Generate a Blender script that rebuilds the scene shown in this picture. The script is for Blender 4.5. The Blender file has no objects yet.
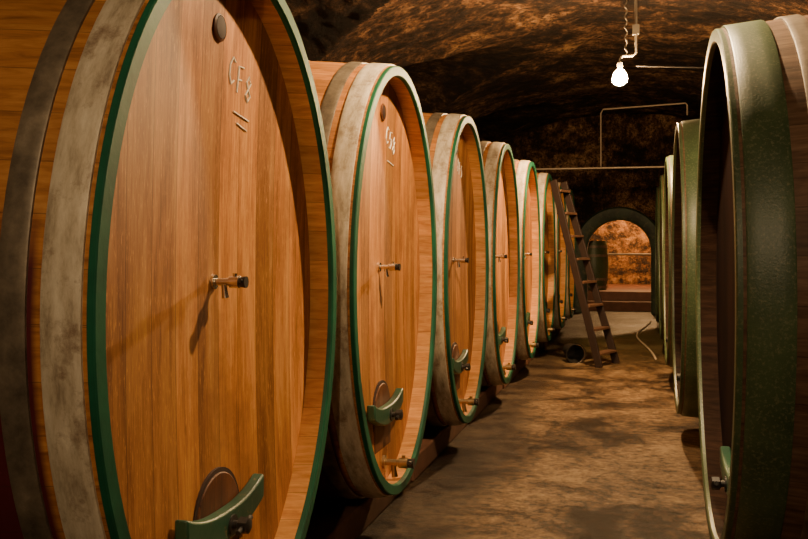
import bpy, bmesh, math, random
from math import sin, cos, pi, radians, sqrt, floor
from mathutils import Vector, Matrix, noise as mnoise
random.seed(4)
S = bpy.context.scene
COL = S.collection
FPX = 950.0
TH = math.atan((638-404)/FPX)

# ------------------------------------------------------------ node helpers
class M:
    def __init__(s, name, rough=.6, metal=0.0, spec=.5):
        s.m = bpy.data.materials.new(name); s.m.use_nodes = True
        s.t = s.m.node_tree; s.b = s.t.nodes['Principled BSDF']
        s.b.inputs['Roughness'].default_value = rough
        s.b.inputs['Metallic'].default_value = metal
        s.b.inputs['Specular IOR Level'].default_value = spec
        s.co = s.t.nodes.new('ShaderNodeTexCoord').outputs['Object']
    def n(s, ty): return s.t.nodes.new(ty)
    def put(s, inp, v):
        if hasattr(v, 'links'): s.t.links.new(v, inp)
        else: inp.default_value = v
    def math(s, op, a, b=0.0, clamp=False):
        n = s.n('ShaderNodeMath'); n.operation = op; n.use_clamp = clamp
        s.put(n.inputs[0], a); s.put(n.inputs[1], b); return n.outputs[0]
    def mapping(s, scale=(1,1,1), loc=(0,0,0), src=None):
        n = s.n('ShaderNodeMapping'); s.put(n.inputs[0], src or s.co)
        n.inputs['Scale'].default_value = scale; n.inputs['Location'].default_value = loc
        return n.outputs[0]
    def noise(s, scale=5, detail=5, rough=.6, vec=None, dist=0.0):
        n = s.n('ShaderNodeTexNoise'); s.put(n.inputs['Vector'], vec or s.co)
        n.inputs['Scale'].default_value = scale; n.inputs['Detail'].default_value = detail
        n.inputs['Roughness'].default_value = rough; n.inputs['Distortion'].default_value = dist
        return n.outputs[0]
    def ramp(s, f, stops):
        n = s.n('ShaderNodeValToRGB'); s.put(n.inputs[0], f); e = n.color_ramp.elements
        while len(e) < len(stops): e.new(.5)
        for i,(p,c) in enumerate(stops):
            e[i].position = p; e[i].color = (c[0],c[1],c[2],1) if hasattr(c,'__len__') else (c,c,c,1)
        return n.outputs[0]
    def mix(s, f, a, b, mode='MIX'):
        n = s.n('ShaderNodeMixRGB'); n.blend_type = mode
        s.put(n.inputs[0], f)
        for i,v in ((1,a),(2,b)):
            if isinstance(v, tuple): v = (v[0],v[1],v[2],1)
            s.put(n.inputs[i], v)
        return n.outputs[0]
    def xyz(s, src=None):
        n = s.n('ShaderNodeSeparateXYZ'); s.put(n.inputs[0], src or s.co); return n.outputs
    def rnd(s): return s.n('ShaderNodeObjectInfo').outputs['Random']
    def wn(s, v):
        n = s.n('ShaderNodeTexWhiteNoise'); n.noise_dimensions = '1D'; s.put(n.inputs['W'], v); return n.outputs[0]
    def color(s, c): s.put(s.b.inputs['Base Color'], c if not isinstance(c, tuple) else (c[0],c[1],c[2],1))
    def bump(s, h, strength=.3, dist=.01):
        n = s.n('ShaderNodeBump'); n.inputs['Strength'].default_value = strength
        n.inputs['Distance'].default_value = dist
        s.put(n.inputs['Height'], h); s.t.links.new(n.outputs[0], s.b.inputs['Normal'])

def wood_head(name, dark, mid, light, rough=.55, spec=.35):
    k = M(name, rough, 0, spec)
    o = k.xyz()
    p = k.math('ADD', k.math('DIVIDE', o[1], .15), k.math('MULTIPLY', k.rnd(), 7.0))
    tone = k.wn(k.math('FLOOR', p))
    fr = k.math('FRACT', p)
    seam = k.math('GREATER_THAN', k.math('ABSOLUTE', k.math('SUBTRACT', fr, .5)), .486)
    cv = k.n('ShaderNodeCombineXYZ'); k.put(cv.inputs[0], k.math('MULTIPLY', tone, 9.0))
    k.put(cv.inputs[1], o[1]); k.put(cv.inputs[2], o[2])
    g = k.noise(1.0, 7, .75, k.mapping((1, 95, 5.0), src=cv.outputs[0]), .6)
    g2 = k.noise(1.0, 3, .5, k.mapping((1, 9, 1.0), src=cv.outputs[0]), 1.2)
    gg = k.math('ADD', k.math('MULTIPLY', g, .5), k.math('MULTIPLY', g2, .5))
    c = k.ramp(gg, [(.36, dark), (.5, mid), (.64, light)])
    c = k.mix(1.0, c, k.ramp(tone, [(0, .58), (1, 1.15)]), 'MULTIPLY')
    fl = k.noise(1.0, 4, .7, k.mapping((1, 160, 22)))
    c = k.mix(k.ramp(fl, [(.56, 0.0), (.70, .5)]), c, tuple(min(1,x*1.3) for x in light))
    st = k.noise(2.2, 6, .75)
    c = k.mix(k.math('MULTIPLY', k.ramp(st, [(.5, 0.0), (.70, 1.0)]), .6), c, dark)
    # darkens toward the lower edge of the head, with a noisy border
    low_mask = k.math('MULTIPLY', k.math('ADD', k.math('SUBTRACT', -.45, o[2]), k.math('MULTIPLY', k.noise(4,6,.7), .3)), 1.4, True)
    c = k.mix(k.math('MULTIPLY', low_mask, .35), c, dark)
    c = k.mix(k.math('MULTIPLY', seam, .6), c, tuple(x*.25 for x in dark))
    k.color(c)
    k.bump(k.math('SUBTRACT', k.math('MULTIPLY', g, .3), k.math('MULTIPLY', seam, .8)), .35, .004)
    return k.m

def wood_stave(name, dark, mid, light, tint=None, pf=(.0,.0), rough=.55, spec=.35):
    k = M(name, rough, 0, spec)
    o = k.xyz()
    a = k.math('ARCTAN2', k.math('MULTIPLY', o[2], .82), o[1])
    p = k.math('MULTIPLY', a, 8.6)
    tone = k.wn(k.math('FLOOR', p)); fr = k.math('FRACT', p)
    seam = k.math('GREATER_THAN', k.math('ABSOLUTE', k.math('SUBTRACT', fr, .5)), .488)
    g = k.noise(1.0, 6, .65, k.mapping((2.5, 45, 45)), .5)
    c = k.ramp(g, [(.3, dark), (.5, mid), (.7, light)])
    c = k.mix(1.0, c, k.ramp(tone, [(0, .75), (1, 1.1)]), 'MULTIPLY')
    if tint:
        m = k.math('MULTIPLY', k.math('SUBTRACT', -pf[0], o[0]), 60.0, True)  # maroon tone on the lower staves, behind the front hoop
        low = k.math('MULTIPLY', k.math('SUBTRACT', pf[1], o[2]), 6.0, True)
        m = k.math('MULTIPLY', m, low)
        c = k.mix(m, c, k.mix(k.noise(7), tint, tuple(x*.55 for x in tint)))
    c = k.mix(k.math('MULTIPLY', seam, .5), c, tuple(x*.2 for x in dark))
    k.color(c); k.bump(k.math('SUBTRACT', k.math('MULTIPLY', g, .3), seam), .4, .004)
    return k.m

m_head = wood_head('cask_head_oak', (.20,.068,.016), (.47,.18,.044), (.68,.33,.10))
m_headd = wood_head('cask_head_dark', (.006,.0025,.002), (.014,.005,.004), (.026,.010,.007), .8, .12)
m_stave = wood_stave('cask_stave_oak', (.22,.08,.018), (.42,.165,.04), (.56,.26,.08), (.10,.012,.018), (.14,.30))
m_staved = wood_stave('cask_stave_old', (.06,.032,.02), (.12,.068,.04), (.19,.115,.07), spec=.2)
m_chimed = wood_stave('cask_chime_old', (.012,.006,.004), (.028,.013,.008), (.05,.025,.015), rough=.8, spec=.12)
m_chime = wood_stave('cask_chime_oak', (.40,.16,.042), (.58,.27,.08), (.72,.38,.13))
def painted(name, base, dark, chip, lo=.62, hi=.68, rough=.4, sc=26, spec=.5):
    k = M(name, rough, 0, spec)
    c = k.mix(k.ramp(k.noise(3, 4), [(.35,0.),(.65,1.)]), base, dark)
    c = k.mix(k.ramp(k.noise(sc, 6, .7), [(lo,0.),(hi,1.)]), c, chip)
    k.color(c); k.bump(k.noise(sc*1.5, 4), .25, .004); return k.m
m_green = painted('green_rim_paint', (.012,.12,.06), (.007,.06,.032), (.20,.22,.14), .70, .8, .5, spec=.3)
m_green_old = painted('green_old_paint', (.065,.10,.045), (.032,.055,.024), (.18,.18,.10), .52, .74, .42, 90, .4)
m_green_bar = painted('green_bar_paint', (.03,.10,.055), (.014,.05,.03), (.25,.14,.06), .6, .7)
def hoopm():
    k = M('galvanised_hoop', .5, .1)
    c = k.ramp(k.noise(1.0, 6, .7, k.mapping((26, 7, 7))), [(.3,(.26,.20,.13)),(.48,(.50,.42,.30)),(.7,(.70,.62,.48))])
    c = k.mix(k.ramp(k.noise(9, 7, .75), [(.54,0.),(.68,.75)]), c, (.17,.095,.05))
    k.color(c); k.bump(k.noise(60, 3), .15, .003); return k.m
m_hoop = hoopm()
def hoopd():
    k = M('dull_hoop', .5, .35)
    k.color(k.ramp(k.noise(8, 6, .7), [(.3,(.07,.055,.04)),(.55,(.19,.15,.105)),(.75,(.34,.28,.2))])); return k.m
m_hoopd = hoopd()
def simple(name, c, rough=.5, metal=0., var=.4, sc=12):
    k = M(name, rough, metal)
    k.color(k.mix(k.noise(sc, 5), tuple(x*(1-var) for x in c), tuple(min(1,x*(1+var)) for x in c))); return k.m
m_steel = simple('tap_steel', (.65,.58,.48), .22, .95, .25)
m_brass = simple('tap_brass', (.36,.26,.14), .35, .9, .3)
m_black = simple('black_rubber', (.018,.016,.015), .45, 0, .4)
m_dark = simple('dark_seam', (.03,.012,.007), .8)
m_doorw = wood_head('manhole_door_wood', (.06,.02,.008), (.14,.045,.015), (.22,.08,.026))
m_chalk = simple('chalk', (.85,.78,.64), .9, 0, .1)
m_beam = simple('cradle_wood', (.13,.055,.03), .8, 0, .6, 6)
m_ladder = simple('ladder_wood', (.018,.009,.007), .55, 0, .5, 9)
m_tread = simple('ladder_tread_wood', (.10,.048,.026), .6, 0, .4, 9)
m_pipe = simple('conduit_pipe', (.20,.17,.13), .5, .3, .2)
m_rod = simple('tie_rod_iron', (.40,.32,.24), .5, .3, .2)
m_hose = simple('hose_rubber', (.5,.42,.3), .5, 0, .2)

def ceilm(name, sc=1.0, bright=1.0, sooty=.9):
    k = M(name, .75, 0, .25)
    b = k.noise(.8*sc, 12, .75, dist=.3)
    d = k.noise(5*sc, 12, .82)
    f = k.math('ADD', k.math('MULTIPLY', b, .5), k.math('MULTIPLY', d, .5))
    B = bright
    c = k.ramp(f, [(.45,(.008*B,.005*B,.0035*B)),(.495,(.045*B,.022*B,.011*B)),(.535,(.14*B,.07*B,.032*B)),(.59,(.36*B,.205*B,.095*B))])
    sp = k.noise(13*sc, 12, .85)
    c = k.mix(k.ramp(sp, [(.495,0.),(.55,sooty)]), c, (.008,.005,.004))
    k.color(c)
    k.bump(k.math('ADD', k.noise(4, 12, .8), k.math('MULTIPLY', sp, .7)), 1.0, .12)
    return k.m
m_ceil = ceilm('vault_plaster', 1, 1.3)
m_ceil2 = ceilm('lunette_plaster_shaded', 1.2, .55)  # darker plaster: shade inside the lunettes is put into the colour
m_wall = ceilm('wall_plaster_sooty', 1.3, 1.5)
def floorm():
    k = M('worn_cellar_floor', .5, 0, .4)
    o = k.xyz()
    a = k.noise(1.1, 12, .8, dist=.4); b = k.noise(14, 12, .85)
    f = k.math('ADD', k.math('MULTIPLY', a, .6), k.math('MULTIPLY', b, .4))
    c = k.ramp(f, [(.445,(.014,.009,.005)),(.485,(.085,.048,.022)),(.52,(.21,.125,.058)),(.58,(.40,.265,.14))])
    v = k.n('ShaderNodeTexVoronoi'); v.feature = 'DISTANCE_TO_EDGE'; v.inputs['Scale'].default_value = .55
    nz = k.n('ShaderNodeTexNoise'); nz.inputs['Scale'].default_value = 3
    k.t.links.new(k.co, nz.inputs['Vector'])
    k.t.links.new(k.mix(.3, k.co, nz.outputs['Color']), v.inputs['Vector'])
    crack = k.math('LESS_THAN', v.outputs[0], .005)
    c = k.mix(k.math('MULTIPLY', crack, .4), c, (.02,.01,.006))
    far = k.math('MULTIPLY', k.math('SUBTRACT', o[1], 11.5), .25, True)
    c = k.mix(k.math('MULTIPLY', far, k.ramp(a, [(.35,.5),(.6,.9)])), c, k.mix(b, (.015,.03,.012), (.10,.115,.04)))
    st = k.math('MULTIPLY', k.math('SUBTRACT', k.math('ADD', -.98, k.math('MULTIPLY', k.noise(1.7,6,.7), .4)), o[0]), 4.0, True)  # shade along the left casks, painted into the floor colour
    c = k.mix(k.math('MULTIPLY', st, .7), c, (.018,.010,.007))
    k.color(c)
    k.put(k.b.inputs['Roughness'], k.ramp(a, [(.4,.34),(.6,.6)]))
    k.bump(k.math('ADD', a, k.math('MULTIPLY', b, .7)), 1.0, .05)
    return k.m
m_floor = floorm()
def stonem():
    k = M('rough_stone_wall', .8)
    v = k.n('ShaderNodeTexVoronoi'); v.inputs['Scale'].default_value = 3.5
    k.t.links.new(k.mix(.12, k.co, k.noise(5,4)), v.inputs['Vector'])
    c = k.ramp(k.noise(3.2, 10, .8), [(.45,(.015,.008,.005)),(.51,(.26,.11,.036)),(.59,(.60,.31,.11))])
    c = k.mix(.35, c, k.ramp(v.outputs[0], [(0,(.45,.20,.07)),(.6,(.05,.025,.012))]))
    k.color(c); k.bump(k.noise(5,8,.7), 1.0, .15); return k.m
m_stone = stonem()
m_moss = painted('mossy_green_arch', (.028,.05,.026), (.008,.016,.010), (.09,.08,.035), .52, .7, .6, 9)
def bulbm(name, col, st):
    k = M(name); k.b.inputs['Emission Color'].default_value = (*col,1); k.b.inputs['Emission Strength'].default_value = st; return k.m
m_bulb = bulbm('bulb_glow', (1,.68,.36), 5600)
m_bulbb = bulbm('bulb_glow_entrance', (1,.72,.42), 2500)
m_bulbv = bulbm('bulb_glow_bright', (1,.62,.28), 3900)
m_bulb2 = bulbm('small_bulb_glow', (1,.55,.22), 3200)

# ------------------------------------------------------------ geometry helpers
def obj(name, verts, faces, mat, parent=None, smooth=True, ang=35):
    me = bpy.data.meshes.new(name); me.from_pydata([tuple(v) for v in verts], [], faces)
    bm = bmesh.new(); bm.from_mesh(me); bmesh.ops.recalc_face_normals(bm, faces=bm.faces); bm.to_mesh(me); bm.free()
    me.materials.append(mat)
    if smooth:
        for p in me.polygons: p.use_smooth = True
        me.set_sharp_from_angle(angle=radians(ang))
    o = bpy.data.objects.new(name, me); COL.objects.link(o)
    if parent: o.parent = parent
    return o
def empty(name, loc=(0,0,0), rz=0.):
    e = bpy.data.objects.new(name, None); COL.objects.link(e); e.location = loc; e.rotation_euler = (0,0,rz)
    e.empty_display_size = .1; return e
class G:
    def __init__(s): s.v=[]; s.f=[]
    def add(s, v, f):
        n=len(s.v); s.v += [tuple(x) for x in v]; s.f += [tuple(i+n for i in q) for q in f]; return s
    def loft(s, rings, closed=True, caps=False):
        n=len(rings[0]); v=[p for r in rings for p in r]; f=[]
        for i in range(len(rings)-1):
            for j in range(n if closed else n-1):
                k=(j+1)%n; f.append((i*n+j,i*n+k,(i+1)*n+k,(i+1)*n+j))
        if caps: f.append(tuple(range(n))[::-1]); f.append(tuple((len(rings)-1)*n+i for i in range(n)))
        return s.add(v,f)
    def box(s, c, d, R=None):
        vs=[Vector((x*d[0]/2,y*d[1]/2,z*d[2]/2)) for x in(-1,1) for y in(-1,1) for z in(-1,1)]
        if R: vs=[R@v for v in vs]
        vs=[v+Vector(c) for v in vs]
        return s.add(vs,[(0,1,3,2),(4,6,7,5),(0,4,5,1),(2,3,7,6),(0,2,6,4),(1,5,7,3)])
    def tube(s, pts, r, n=12, caps=True):
        pts=[Vector(p) for p in pts]; rings=[]
        up=None
        for i,p in enumerate(pts):
            t=(pts[min(i+1,len(pts)-1)]-pts[max(i-1,0)]).normalized()
            if up is None:
                a=Vector((0,0,1)) if abs(t.z)<.9 else Vector((1,0,0)); up=(a-t*a.dot(t)).normalized()
            else: up=(up-t*up.dot(t)).normalized()
            w=t.cross(up); rr=r[i] if hasattr(r,'__len__') else r
            rings.append([p+(up*cos(2*pi*j/n)+w*sin(2*pi*j/n))*rr for j in range(n)])
        return s.loft(rings,True,caps)
    def make(s, name, mat, parent=None, smooth=True, ang=35): return obj(name,s.v,s.f,mat,parent,smooth,ang)
def bevel(o, w=.005, seg=2):
    b=o.modifiers.new('bevel','BEVEL'); b.width=w; b.segments=seg; b.limit_method='ANGLE'; return o

# ------------------------------------------------------------ cask
L=2.5; NSEG=112; EXP=2.0
def bulge(d): return .085*sin(pi*min(max(d/L,0),1))
def oval(a,b,x=0.,N=NSEG):
    n=EXP; r=[]
    for i in range(N):
        t=2*pi*i/N; c,s_=cos(t),sin(t)
        r.append((x, a*math.copysign(abs(c)**(2/n),c), b*math.copysign(abs(s_)**(2/n),s_)))
    return r
CH=.10
def chalk_marks(par, hx, seed, y0, z0):
    random.seed(seed); g=G()
    glyph={'C':[(.9,.85),(.5,1),(.1,.7),(.1,.3),(.5,0),(.9,.15)],'F':[(.9,1),(.1,1),(.1,0)],'f':[(.1,.5),(.7,.5)],
      '8':[(.5,.5),(.85,.75),(.5,1),(.15,.75),(.5,.5),(.9,.25),(.5,0),(.1,.25),(.5,.5)],'5':[(.9,1),(.2,1),(.15,.6),(.7,.6),(.85,.3),(.5,0),(.1,.1)],
      '_':[(-1.6,-.5),(1.0,-.7)],'/':[(-.9,-.9),(.8,-1.1)]}
    s_=.06; word={1:['C','Ff','8_/'],2:['C','5','8_'],3:['8','Ff','5']}[seed]
    for i,ch in enumerate(word):
        for c in ch:
            pts=[]
            for (u,v) in glyph[c]:
                y=y0+i*s_*1.1+u*s_*.8+v*.012; z=z0+v*s_*1.5-i*.022
                pts.append((hx(y,z)+.0015,y,z))
            g.tube(pts,.0035,6)
    g.make('chalk_marks',m_chalk,par)

def tap(par, x,y,z, s=1., mat=m_steel, name='tap', hmat=None):
    g=G()
    g.tube([(x-.01,y,z),(x+.012*s,y,z)],.03*s,16)
    g.tube([(x,y,z),(x+.10*s,y,z)],.015*s,14)
    g.tube([(x+.07*s,y,z),(x+.075*s,y,z),(x+.115*s,y,z),(x+.12*s,y,z)],[.014*s,.024*s,.024*s,.014*s],14)
    g.tube([(x+.05*s,y,z),(x+.05*s,y,z-.03*s),(x+.055*s,y,z-.065*s)],[.012*s,.012*s,.015*s],12)
    g.tube([(x+.095*s,y,z),(x+.095*s,y,z+.035*s)],.009*s,10)
    g.make(name,mat,par)
    h=G(); h.tube([(x+.115*s,y,z),(x+.145*s,y,z)],[.02*s,.024*s],12)
    h.tube([(x+.13*s,y-.035*s,z+.008*s),(x+.13*s,y,z+.002*s),(x+.13*s,y+.035*s,z+.008*s)],[.008*s,.011*s,.008*s],8)
    h.make(name+'_handle',hmat or m_black,par)

def cask(name, X, Y, zc, rz, a, b, left=True, rot=0., chalk=0):
    par=empty(name,(X,Y,zc),rz+rot)
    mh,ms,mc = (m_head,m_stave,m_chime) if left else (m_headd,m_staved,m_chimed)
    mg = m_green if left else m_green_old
    rings=[]
    for i in range(25):
        d=.02+(L-.04)*i/24; o=bulge(d); rings.append(oval(a+o,b+o,x=-d))
    G().loft(rings).make('staves',ms,par)
    for sgn,tag in ((1,'front'),(-1,'rear')):
        fx=(lambda d: -d) if sgn==1 else (lambda d: -L+d)
        prof=[(.045,.001),(.004,.001),(0,-.003),(0,-.046),(.006,-.052),(.02,-.054)]
        if sgn==1:
            G().loft([oval(a+o,b+o,x=fx(d)) for d,o in prof]).make('rim_'+tag,mg,par)
            G().loft([oval(a+o,b+o,x=fx(d)) for d,o in [(.02,-.054),(CH,-.045)]]).make('chime_'+tag,mc,par)
        else:
            G().loft([oval(a+o,b+o,x=fx(d)) for d,o in prof+[(CH,-.045)]]).make('rim_'+tag,mc,par)
        ha,hb=a-.046,b-.046
        K=10
        rr=[]
        for k in range(1,K+1):
            q=k/K; rr.append([(fx(CH+.03*(1-q*q)),p[1],p[2]) for p in oval(ha*q,hb*q)])
        g=G().loft(rr[::-1]); n0=len(g.v); g.v.append((fx(CH+.03),0,0))
        base=(K-1)*NSEG
        for j in range(NSEG): g.f.append((base+j,base+(j+1)%NSEG,n0))
        g.make('head_'+tag,mh,par)
    if left:
        hoops=[(.03,.128,m_hoop),(.165,.235,m_hoopd),(.50,.58,m_hoopd),(1.0,1.09,m_hoopd)]
    else:
        hoops=[(.03,.17,m_green_old),(.23,.30,m_hoopd),(.50,.60,m_hoopd),(1.0,1.09,m_hoopd)]
    hoops+= [(L-e,L-s_,m_hoopd) for s_,e,_ in hoops[:3]]
    for i,(d0,d1,mt) in enumerate(hoops):
        t=.007
        pr=[(d0,-.002),(d0,t),(d0+.004,t+.002)]+[(d0+(d1-d0)*q,t+.002) for q in (.33,.66)]+[(d1-.004,t+.002),(d1,t),(d1,-.002)]
        G().loft([oval(a+bulge(d)+o,b+bulge(d)+o,x=-d) for d,o in pr]).make('hoop_%d'%(i+1),mt,par)
    def hx(y,z): return -CH-.03*(1-min(1,(y/ha)**2+(z/hb)**2))
    zb=.875*b/1.1
    g=G(); x=hx(0,zb)
    g.tube([(x-.01,0,zb),(x+.010,0,zb),(x+.012,0,zb)],[.036,.036,.03],24); g.make('bung',m_dark,par)
    g=G()
    g.loft([[ (x+dx,r*cos(2*pi*j/28),zb+r*sin(2*pi*j/28)) for j in range(28)] for dx,r in ((0,.046),(.006,.045),(.010,.038),(.0,.036))]).make('bung_ring',m_doorw,par)
    if left: tap(par,hx(0,.06),0,.065,.8,m_steel,'sample_tap')
    dz = 0 if left else -.13
    def arch(w,zb_,zt,n=20):
        p=[(-w,zb_),(w,zb_)]
        for i in range(n+1):
            t=pi*i/n; p.append((w*cos(t), zt-w*.95+w*.95*sin(t)))
        return p
    xd=hx(0,-.7)
    ztop=-.53*b/1.1+dz*.6; zbt=-.90*b/1.1
    g=G(); pr=arch(.175,zbt,ztop); g.loft([[(xd+t,u,v) for u,v in pr] for t in (-.02,.004)],True,True); g.make('manhole_seam',m_dark,par)
    g=G(); pr=arch(.160,zbt+.015,ztop-.015); g.loft([[(xd+t,u,v) for u,v in pr] for t in (-.0,.010)],True,True); bevel(g.make('manhole_door',m_doorw,par),.004)
    n=18; up=[];lo=[]
    for i in range(n+1):
        u=-1+2*i/n; y=u*.29-.02
        up.append((y,-.655+.05*abs(u)**2.6)); lo.append((y,-.75+.065*abs(u)**2.0))
    pr=[(y*1.0,z*b/1.1+dz) for y,z in lo+up[::-1]]
    e0,e1 = (.010,.055)
    g=G(); g.loft([[(xd+t,u,v) for u,v in pr] for t in (e0,e1)],True,True); bevel(g.make('clamp_bar',m_green_bar,par),.008)
    zq=-.705*b/1.1+dz; e1-=.094
    g=G(); g.tube([(xd,0,zq),(xd+.14+e1,0,zq)],.014,12); g.tube([(xd+.09+e1,0,zq),(xd+.10+e1,0,zq)],.032,18)
    g.tube([(xd+.115+e1,0,zq),(xd+.12+e1,0,zq),(xd+.15+e1,0,zq),(xd+.155+e1,0,zq)],[.018,.027,.027,.018],6); g.make('clamp_bolt',m_black,par)
    g=G(); g.tube([(xd+.135+e1,-.05,zq-.012),(xd+.135+e1,.05,zq+.012)],.009,10); g.make('clamp_handle',m_black,par)
    if left: tap(par,hx(0,-.955*b/1.1),0,-.955*b/1.1,1.15,m_brass,'drain_tap')
    if chalk: chalk_marks(par,hx,chalk,.08,.72)
    for d in (.5,L-.5):
        g=G(); o=bulge(d)+.012; rows=[]
        for i in range(17):
            y=-.52+1.04*i/16
            zt=-(b+o)*(1-(abs(y)/(a+o))**EXP)**(1/EXP)
            rows.append([(-d-.09,y,-zc),(-d+.09,y,-zc),(-d+.09,y,zt),(-d-.09,y,zt)])
        g.loft(rows,True,True); g.make('cradle_front' if d<1 else 'cradle_rear',m_beam,par,smooth=False)
    if left:   # sleeper beam segment carrying the cradles
        g=G(); g.box((-.29,0,-zc+.075),(.20,1.955,.15)); bevel(g.make('sleeper_beam',m_beam,par,False),.012)
    return par

ZC=1.31
LX=lambda Y: -1.20+.008*(Y-2.8)
for i in range(8):
    Y=[2.825,4.80][i] if i<2 else 2.84+1.965*i
    cask('oval_wine_cask' , LX(Y)-(.005 if i else 0.0), Y, ZC, 0., .895 if i==0 else .875, 1.11 if i==0 else 1.10, True, 0., {0:1,1:2,2:3}.get(i,0))
for i,(Y,X) in enumerate(((4.12,.292),(7.55,.283),(10.45,.285),(13.3,.29),(16.1,.29))):
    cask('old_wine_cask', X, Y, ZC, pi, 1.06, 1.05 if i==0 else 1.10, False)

# ------------------------------------------------------------ room
XL,XR,YB,YF=-4.4,3.6,-3.5,21.0
XC,HW,SP,RISE=-.4,4.02,1.9,2.38
def vf(x): return SP+RISE*sqrt(max(0,1-((x-XC)/HW)**2))
def vg(y):
    z=0
    for yc in (2.6,8.0,13.4,18.8):
        q=(y-yc)/2.35
        if abs(q)<1: z=max(z, 2.5+1.70*sqrt(1-q*q))
    return z
def ceilz(x,y): return max(vf(x),vg(y))
NX,NY=240,620
v=[];f=[];lun=[]
for j in range(NY+1):
    y=YB-.2+(YF+.5-YB+.2)*j/NY
    for i in range(NX+1):
        t=pi*i/NX; x=XC-(HW)*cos(t)
        P=Vector((x,y,ceilz(x,y)))
        q=mnoise.fractal(P*1.1,1.0,2.2,5)*.05 + mnoise.fractal(P*5.0,.9,2.0,4)*.022
        v.append((x,y,P.z+q))
for j in range(NY):
    for i in range(NX):
        a=j*(NX+1)+i; f.append((a,a+1,a+NX+2,a+NX+1))
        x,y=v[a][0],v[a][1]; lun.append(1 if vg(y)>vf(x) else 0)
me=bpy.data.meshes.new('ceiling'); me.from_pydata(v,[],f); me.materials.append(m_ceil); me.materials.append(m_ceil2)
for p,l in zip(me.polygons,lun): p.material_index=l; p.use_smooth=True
COL.objects.link(bpy.data.objects.new('ceiling',me))
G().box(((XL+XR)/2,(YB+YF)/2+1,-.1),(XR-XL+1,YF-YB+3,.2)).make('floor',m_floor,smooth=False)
G().box((XL-.1,(YB+YF)/2,2.2),(.25,YF-YB+.6,4.6)).make('wall_left',m_wall,smooth=False)
G().box((XR+.1,(YB+YF)/2,2.2),(.25,YF-YB+.6,4.6)).make('wall_right',m_wall,smooth=False)
G().box(((XL+XR)/2,YB-.1,2.4),(XR-XL+.4,.2,5)).make('wall_back',m_wall,smooth=False)
AX,AR,AS=-.40,.68,1.32
def az(x):
    q=(x-AX)/AR
    return AS+AR*sqrt(max(0,1-q*q)) if abs(q)<=1 else None
xs=[XL,-3,-2,-1.4,AX-AR-.001]+[AX-AR*cos(pi*i/28) for i in range(29)]+[AX+AR+.001,1,2,3,XR]
g=G()
T=.45
for i in range(len(xs)-1):
    x0,x1=xs[i],xs[i+1]; b0,b1=az(x0),az(x1)
    if b0 is None or b1 is None: b0=b1=0
    top=5.0
    g.add([(x0,YF,b0),(x1,YF,b1),(x1,YF,top),(x0,YF,top),(x0,YF+T,b0),(x1,YF+T,b1),(x1,YF+T,top),(x0,YF+T,top)],
          [(0,1,2,3),(4,7,6,5),(0,4,5,1)])
for x in (AX-AR,AX+AR):
    g.add([(x,YF,0),(x,YF+T,0),(x,YF+T,AS),(x,YF,AS)],[(0,1,2,3)])
obj('wall_far',g.v,g.f,m_wall,None,False)
def apts(r,dy):
    return [(AX-r,dy,0),(AX-r,dy,AS*.5)]+[(AX-r*cos(pi*i/28),dy,AS+r*sin(pi*i/28)) for i in range(29)]+[(AX+r,dy,AS*.5),(AX+r,dy,0)]
g=G(); g.loft([apts(AR-.01,YF-.005),apts(AR-.01,YF-.16),apts(AR+.05,YF-.19),apts(AR+.24,YF-.19),apts(AR+.28,YF-.14),apts(AR+.28,YF-.005)],False)
g.make('trim_1',m_moss,None,True,40)
G().box((AX,YF+T+.27,.1),(2.6,.5,.2)).make('step',m_beam,None,False)
G().box((AX,YF+T+2.8,.2),(4.4,4.5,.4)).make('floor_inner',simple('red_tile',(.16,.06,.03),.6,0,.5,6),None,False)
G().box((AX,26.1,2.0),(4.6,.2,4.2)).make('wall_inner',m_stone,smooth=False)
G().box((AX-2.2,23.8,2.0),(.2,4.6,4.2)).make('wall_inner_left',m_stone,smooth=False)
G().box((AX+2.2,23.8,2.0),(.2,4.6,4.2)).make('wall_inner_right',m_stone,smooth=False)
G().box((AX,23.8,3.3),(4.6,4.9,.2)).make('ceiling_inner',m_wall,smooth=False)
g=G(); ry=24.0
g.tube([(AX-2.05,ry,1.22),(AX+2.05,ry,1.22)],.025,10)
for x in (AX-1.9,AX+1.9): g.tube([(x,ry,.4),(x,ry,1.24)],.02,8)
g.make('railing',m_pipe)
def small_cask(X,Y,z0,r,h,mat):
    p=empty('small_barrel',(X,Y,z0))
    prof=[(r*.86,0),(r*.93,h*.15),(r,h*.35),(r*1.02,h*.5),(r,h*.65),(r*.93,h*.85),(r*.86,h),(r*.8,h),(r*.79,h-.04)]
    g=G(); g.loft([[(q*cos(2*pi*j/32),q*sin(2*pi*j/32),z) for j in range(32)] for q,z in prof],True,True); g.make('staves',mat,p)
    g=G()
    for z,q in ((.06,.9),(.22,.965),(.7,.975),(.88,.92)):
        g.loft([[(rr*cos(2*pi*j/32),rr*sin(2*pi*j/32),zz) for j in range(32)] for rr,zz in ((r*q-.01,z*h-.03),(r*q+.015,z*h-.03),(r*q+.015,z*h+.03),(r*q-.01,z*h+.03))])
    g.make('hoops',m_hoopd,p)
small_cask(AX-.62,22.9,.4,.34,1.15,m_green_old)

def cyl(name,pts,r,mat,n=10): return G().tube(pts,r,n).make(name,mat)
TY=17.2; TZ=2.83
cyl('tie_rod',[(XL+.03,TY,TZ),(XR-.03,TY,TZ)],.017,m_rod)
G().tube([(-.64,TY,TZ+.025),(-.64,TY,3.80),(-.60,TY,3.87),(.80,TY,3.93),(.83,TY,3.9),(.83,TY,3.72)],.014,8).make('light_conduit',m_rod)

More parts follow.
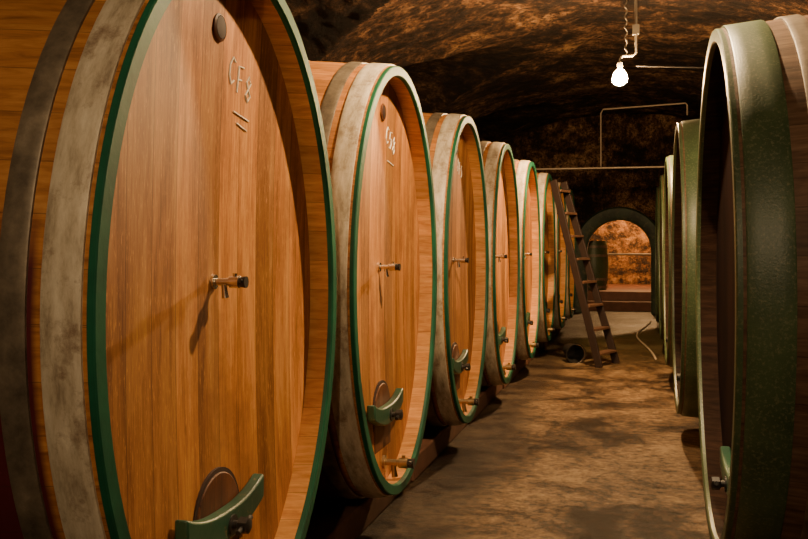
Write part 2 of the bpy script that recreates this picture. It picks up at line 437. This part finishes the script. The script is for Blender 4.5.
def lamp(Y,X=-.18,zb=3.22,mat=None,r=.05):
    p=empty('bare_bulb_lamp',(X,Y,zb))
    bm=bmesh.new(); bmesh.ops.create_icosphere(bm,subdivisions=2,radius=r)
    for vv in bm.verts:
        if vv.co.z>0: q=vv.co.z/r; vv.co.z*=1.3; vv.co.x*=1-.25*q; vv.co.y*=1-.25*q
    me=bpy.data.meshes.new('bulb'); bm.to_mesh(me); bm.free(); me.materials.append(mat or m_bulb)
    o=bpy.data.objects.new('bulb',me); COL.objects.link(o); o.parent=p; o.location=(0,0,.06-r*1.2)
    G().tube([(0,0,.055),(0,0,.075),(0,0,.12),(0,0,.13)],[.026,.03,.03,.018],16).make('socket',m_pipe,p)
    top=ceilz(X+.16,Y)-zb+.0
    G().tube([(0,0,.12),(0,0,.16),(.03,0,.19),(.13,0,.19),(.16,0,.22),(.16,0,top)],.014,10).make('conduit',m_pipe,p)
    g=G()
    pts=[]
    for i in range(40):
        t=i/39; pts.append((.06+.012*sin(i*1.3),.012*cos(i*1.3),.19+t*(ceilz(X+.06,Y)-zb-.19)))
    g.tube(pts,.008,6); g.make('cable',m_pipe,p)
    G().box((.16,0,.45),(.07,.05,.1)).make('junction_box',m_pipe,p,False)
lamp(9.95,mat=m_bulbv,r=.08)
lamp(4.3,-.1,3.3)
lamp(-1.0,-.1,3.3,mat=m_bulbb)
cyl('overhead_cable',[(-.02,9.95,3.30),(1.2,9.97,3.22),(2.4,9.98,3.1),(2.9,10,3.1)],.006,m_black,6)
p=empty('wall_bulkhead_lamp',(AX+.5,24.6,3.0))
bm=bmesh.new(); bmesh.ops.create_icosphere(bm,subdivisions=2,radius=.07); me=bpy.data.meshes.new('bulb'); bm.to_mesh(me); bm.free(); me.materials.append(m_bulb2)
o=bpy.data.objects.new('bulb',me); COL.objects.link(o); o.parent=p
G().tube([(0,0,.06),(0,0,.2)],[.05,.03],12).make('socket',m_pipe,p)

# ------------------------------------------------------------ ladder
lad=empty('wooden_ladder',(0,0,0))
b1,b2=Vector((-.45,11.65,0)),Vector((-.26,12.10,0))
t1,t2=Vector((-1.03,12.0,2.28)),Vector((-.93,12.36,2.28))
def beam(g,a,b,w,d,side):
    t=(b-a).normalized(); s_=(side-t*side.dot(t)).normalized(); n=t.cross(s_)
    r=[[p+s_*x*w/2+n*y*d/2 for x,y in ((-1,-1),(1,-1),(1,1),(-1,1))] for p in (a,b)]
    g.loft(r,True,True)
side=(b2-b1).normalized()
g=G(); beam(g,b1,t1,.035,.09,side); beam(g,b2,t2,.035,.09,side); bevel(g.make('rails',m_ladder,lad,False),.004)
g=G()
for i in range(8):
    q=.07+i*.125; A=b1.lerp(t1,q); B=b2.lerp(t2,q); mid=(A+B)/2; s_=(B-A); ln=s_.length-.02; s_.normalize()
    up=Vector((0,0,1)); n=s_.cross(up).normalized(); R=Matrix((n,s_,up)).transposed()
    g.box(mid,(.13,ln,.028),R)
bevel(g.make('treads',m_tread,lad,False),.004)

bk=empty('tipped_bucket',(-.80,12.15,.125)); bk.rotation_euler=(radians(0),radians(96),radians(-65))
g=G(); g.loft([[(r*cos(2*pi*j/28),r*sin(2*pi*j/28),z) for j in range(28)] for r,z in ((.085,-.12),(.12,.12),(.128,.12),(.128,.105),(.115,.105),(.082,-.11))]); 
g.f.append(tuple(range(28))); g.make('bucket_body',m_black,bk)
g=G(); g.tube([(.12*cos(pi*i/12),.12*sin(pi*i/12)*.9,.11+.02*sin(pi*i/12)) for i in range(13)],.005,6); g.make('bucket_handle',m_steel,bk)
pts=[]
for i in range(40):
    t=i/39; pts.append((.22-.20*sin(t*3.1)+.04*sin(t*9),12.6+6*t,.016))
cyl('garden_hose',pts,.014,m_hose,8)

# ------------------------------------------------------------ world + camera
w=bpy.data.worlds.new('world'); S.world=w; w.use_nodes=True
w.node_tree.nodes['Background'].inputs[0].default_value=(.5,.3,.2,1); w.node_tree.nodes['Background'].inputs[1].default_value=.01
cd=bpy.data.cameras.new('camera'); cam=bpy.data.objects.new('camera',cd); COL.objects.link(cam)
cd.sensor_width=36; cd.lens=36*FPX/808; cd.shift_y=-26.5/808; cd.clip_start=.05
cam.location=(0,0,1.5); cam.rotation_euler=(radians(90),0,TH)
S.camera=cam
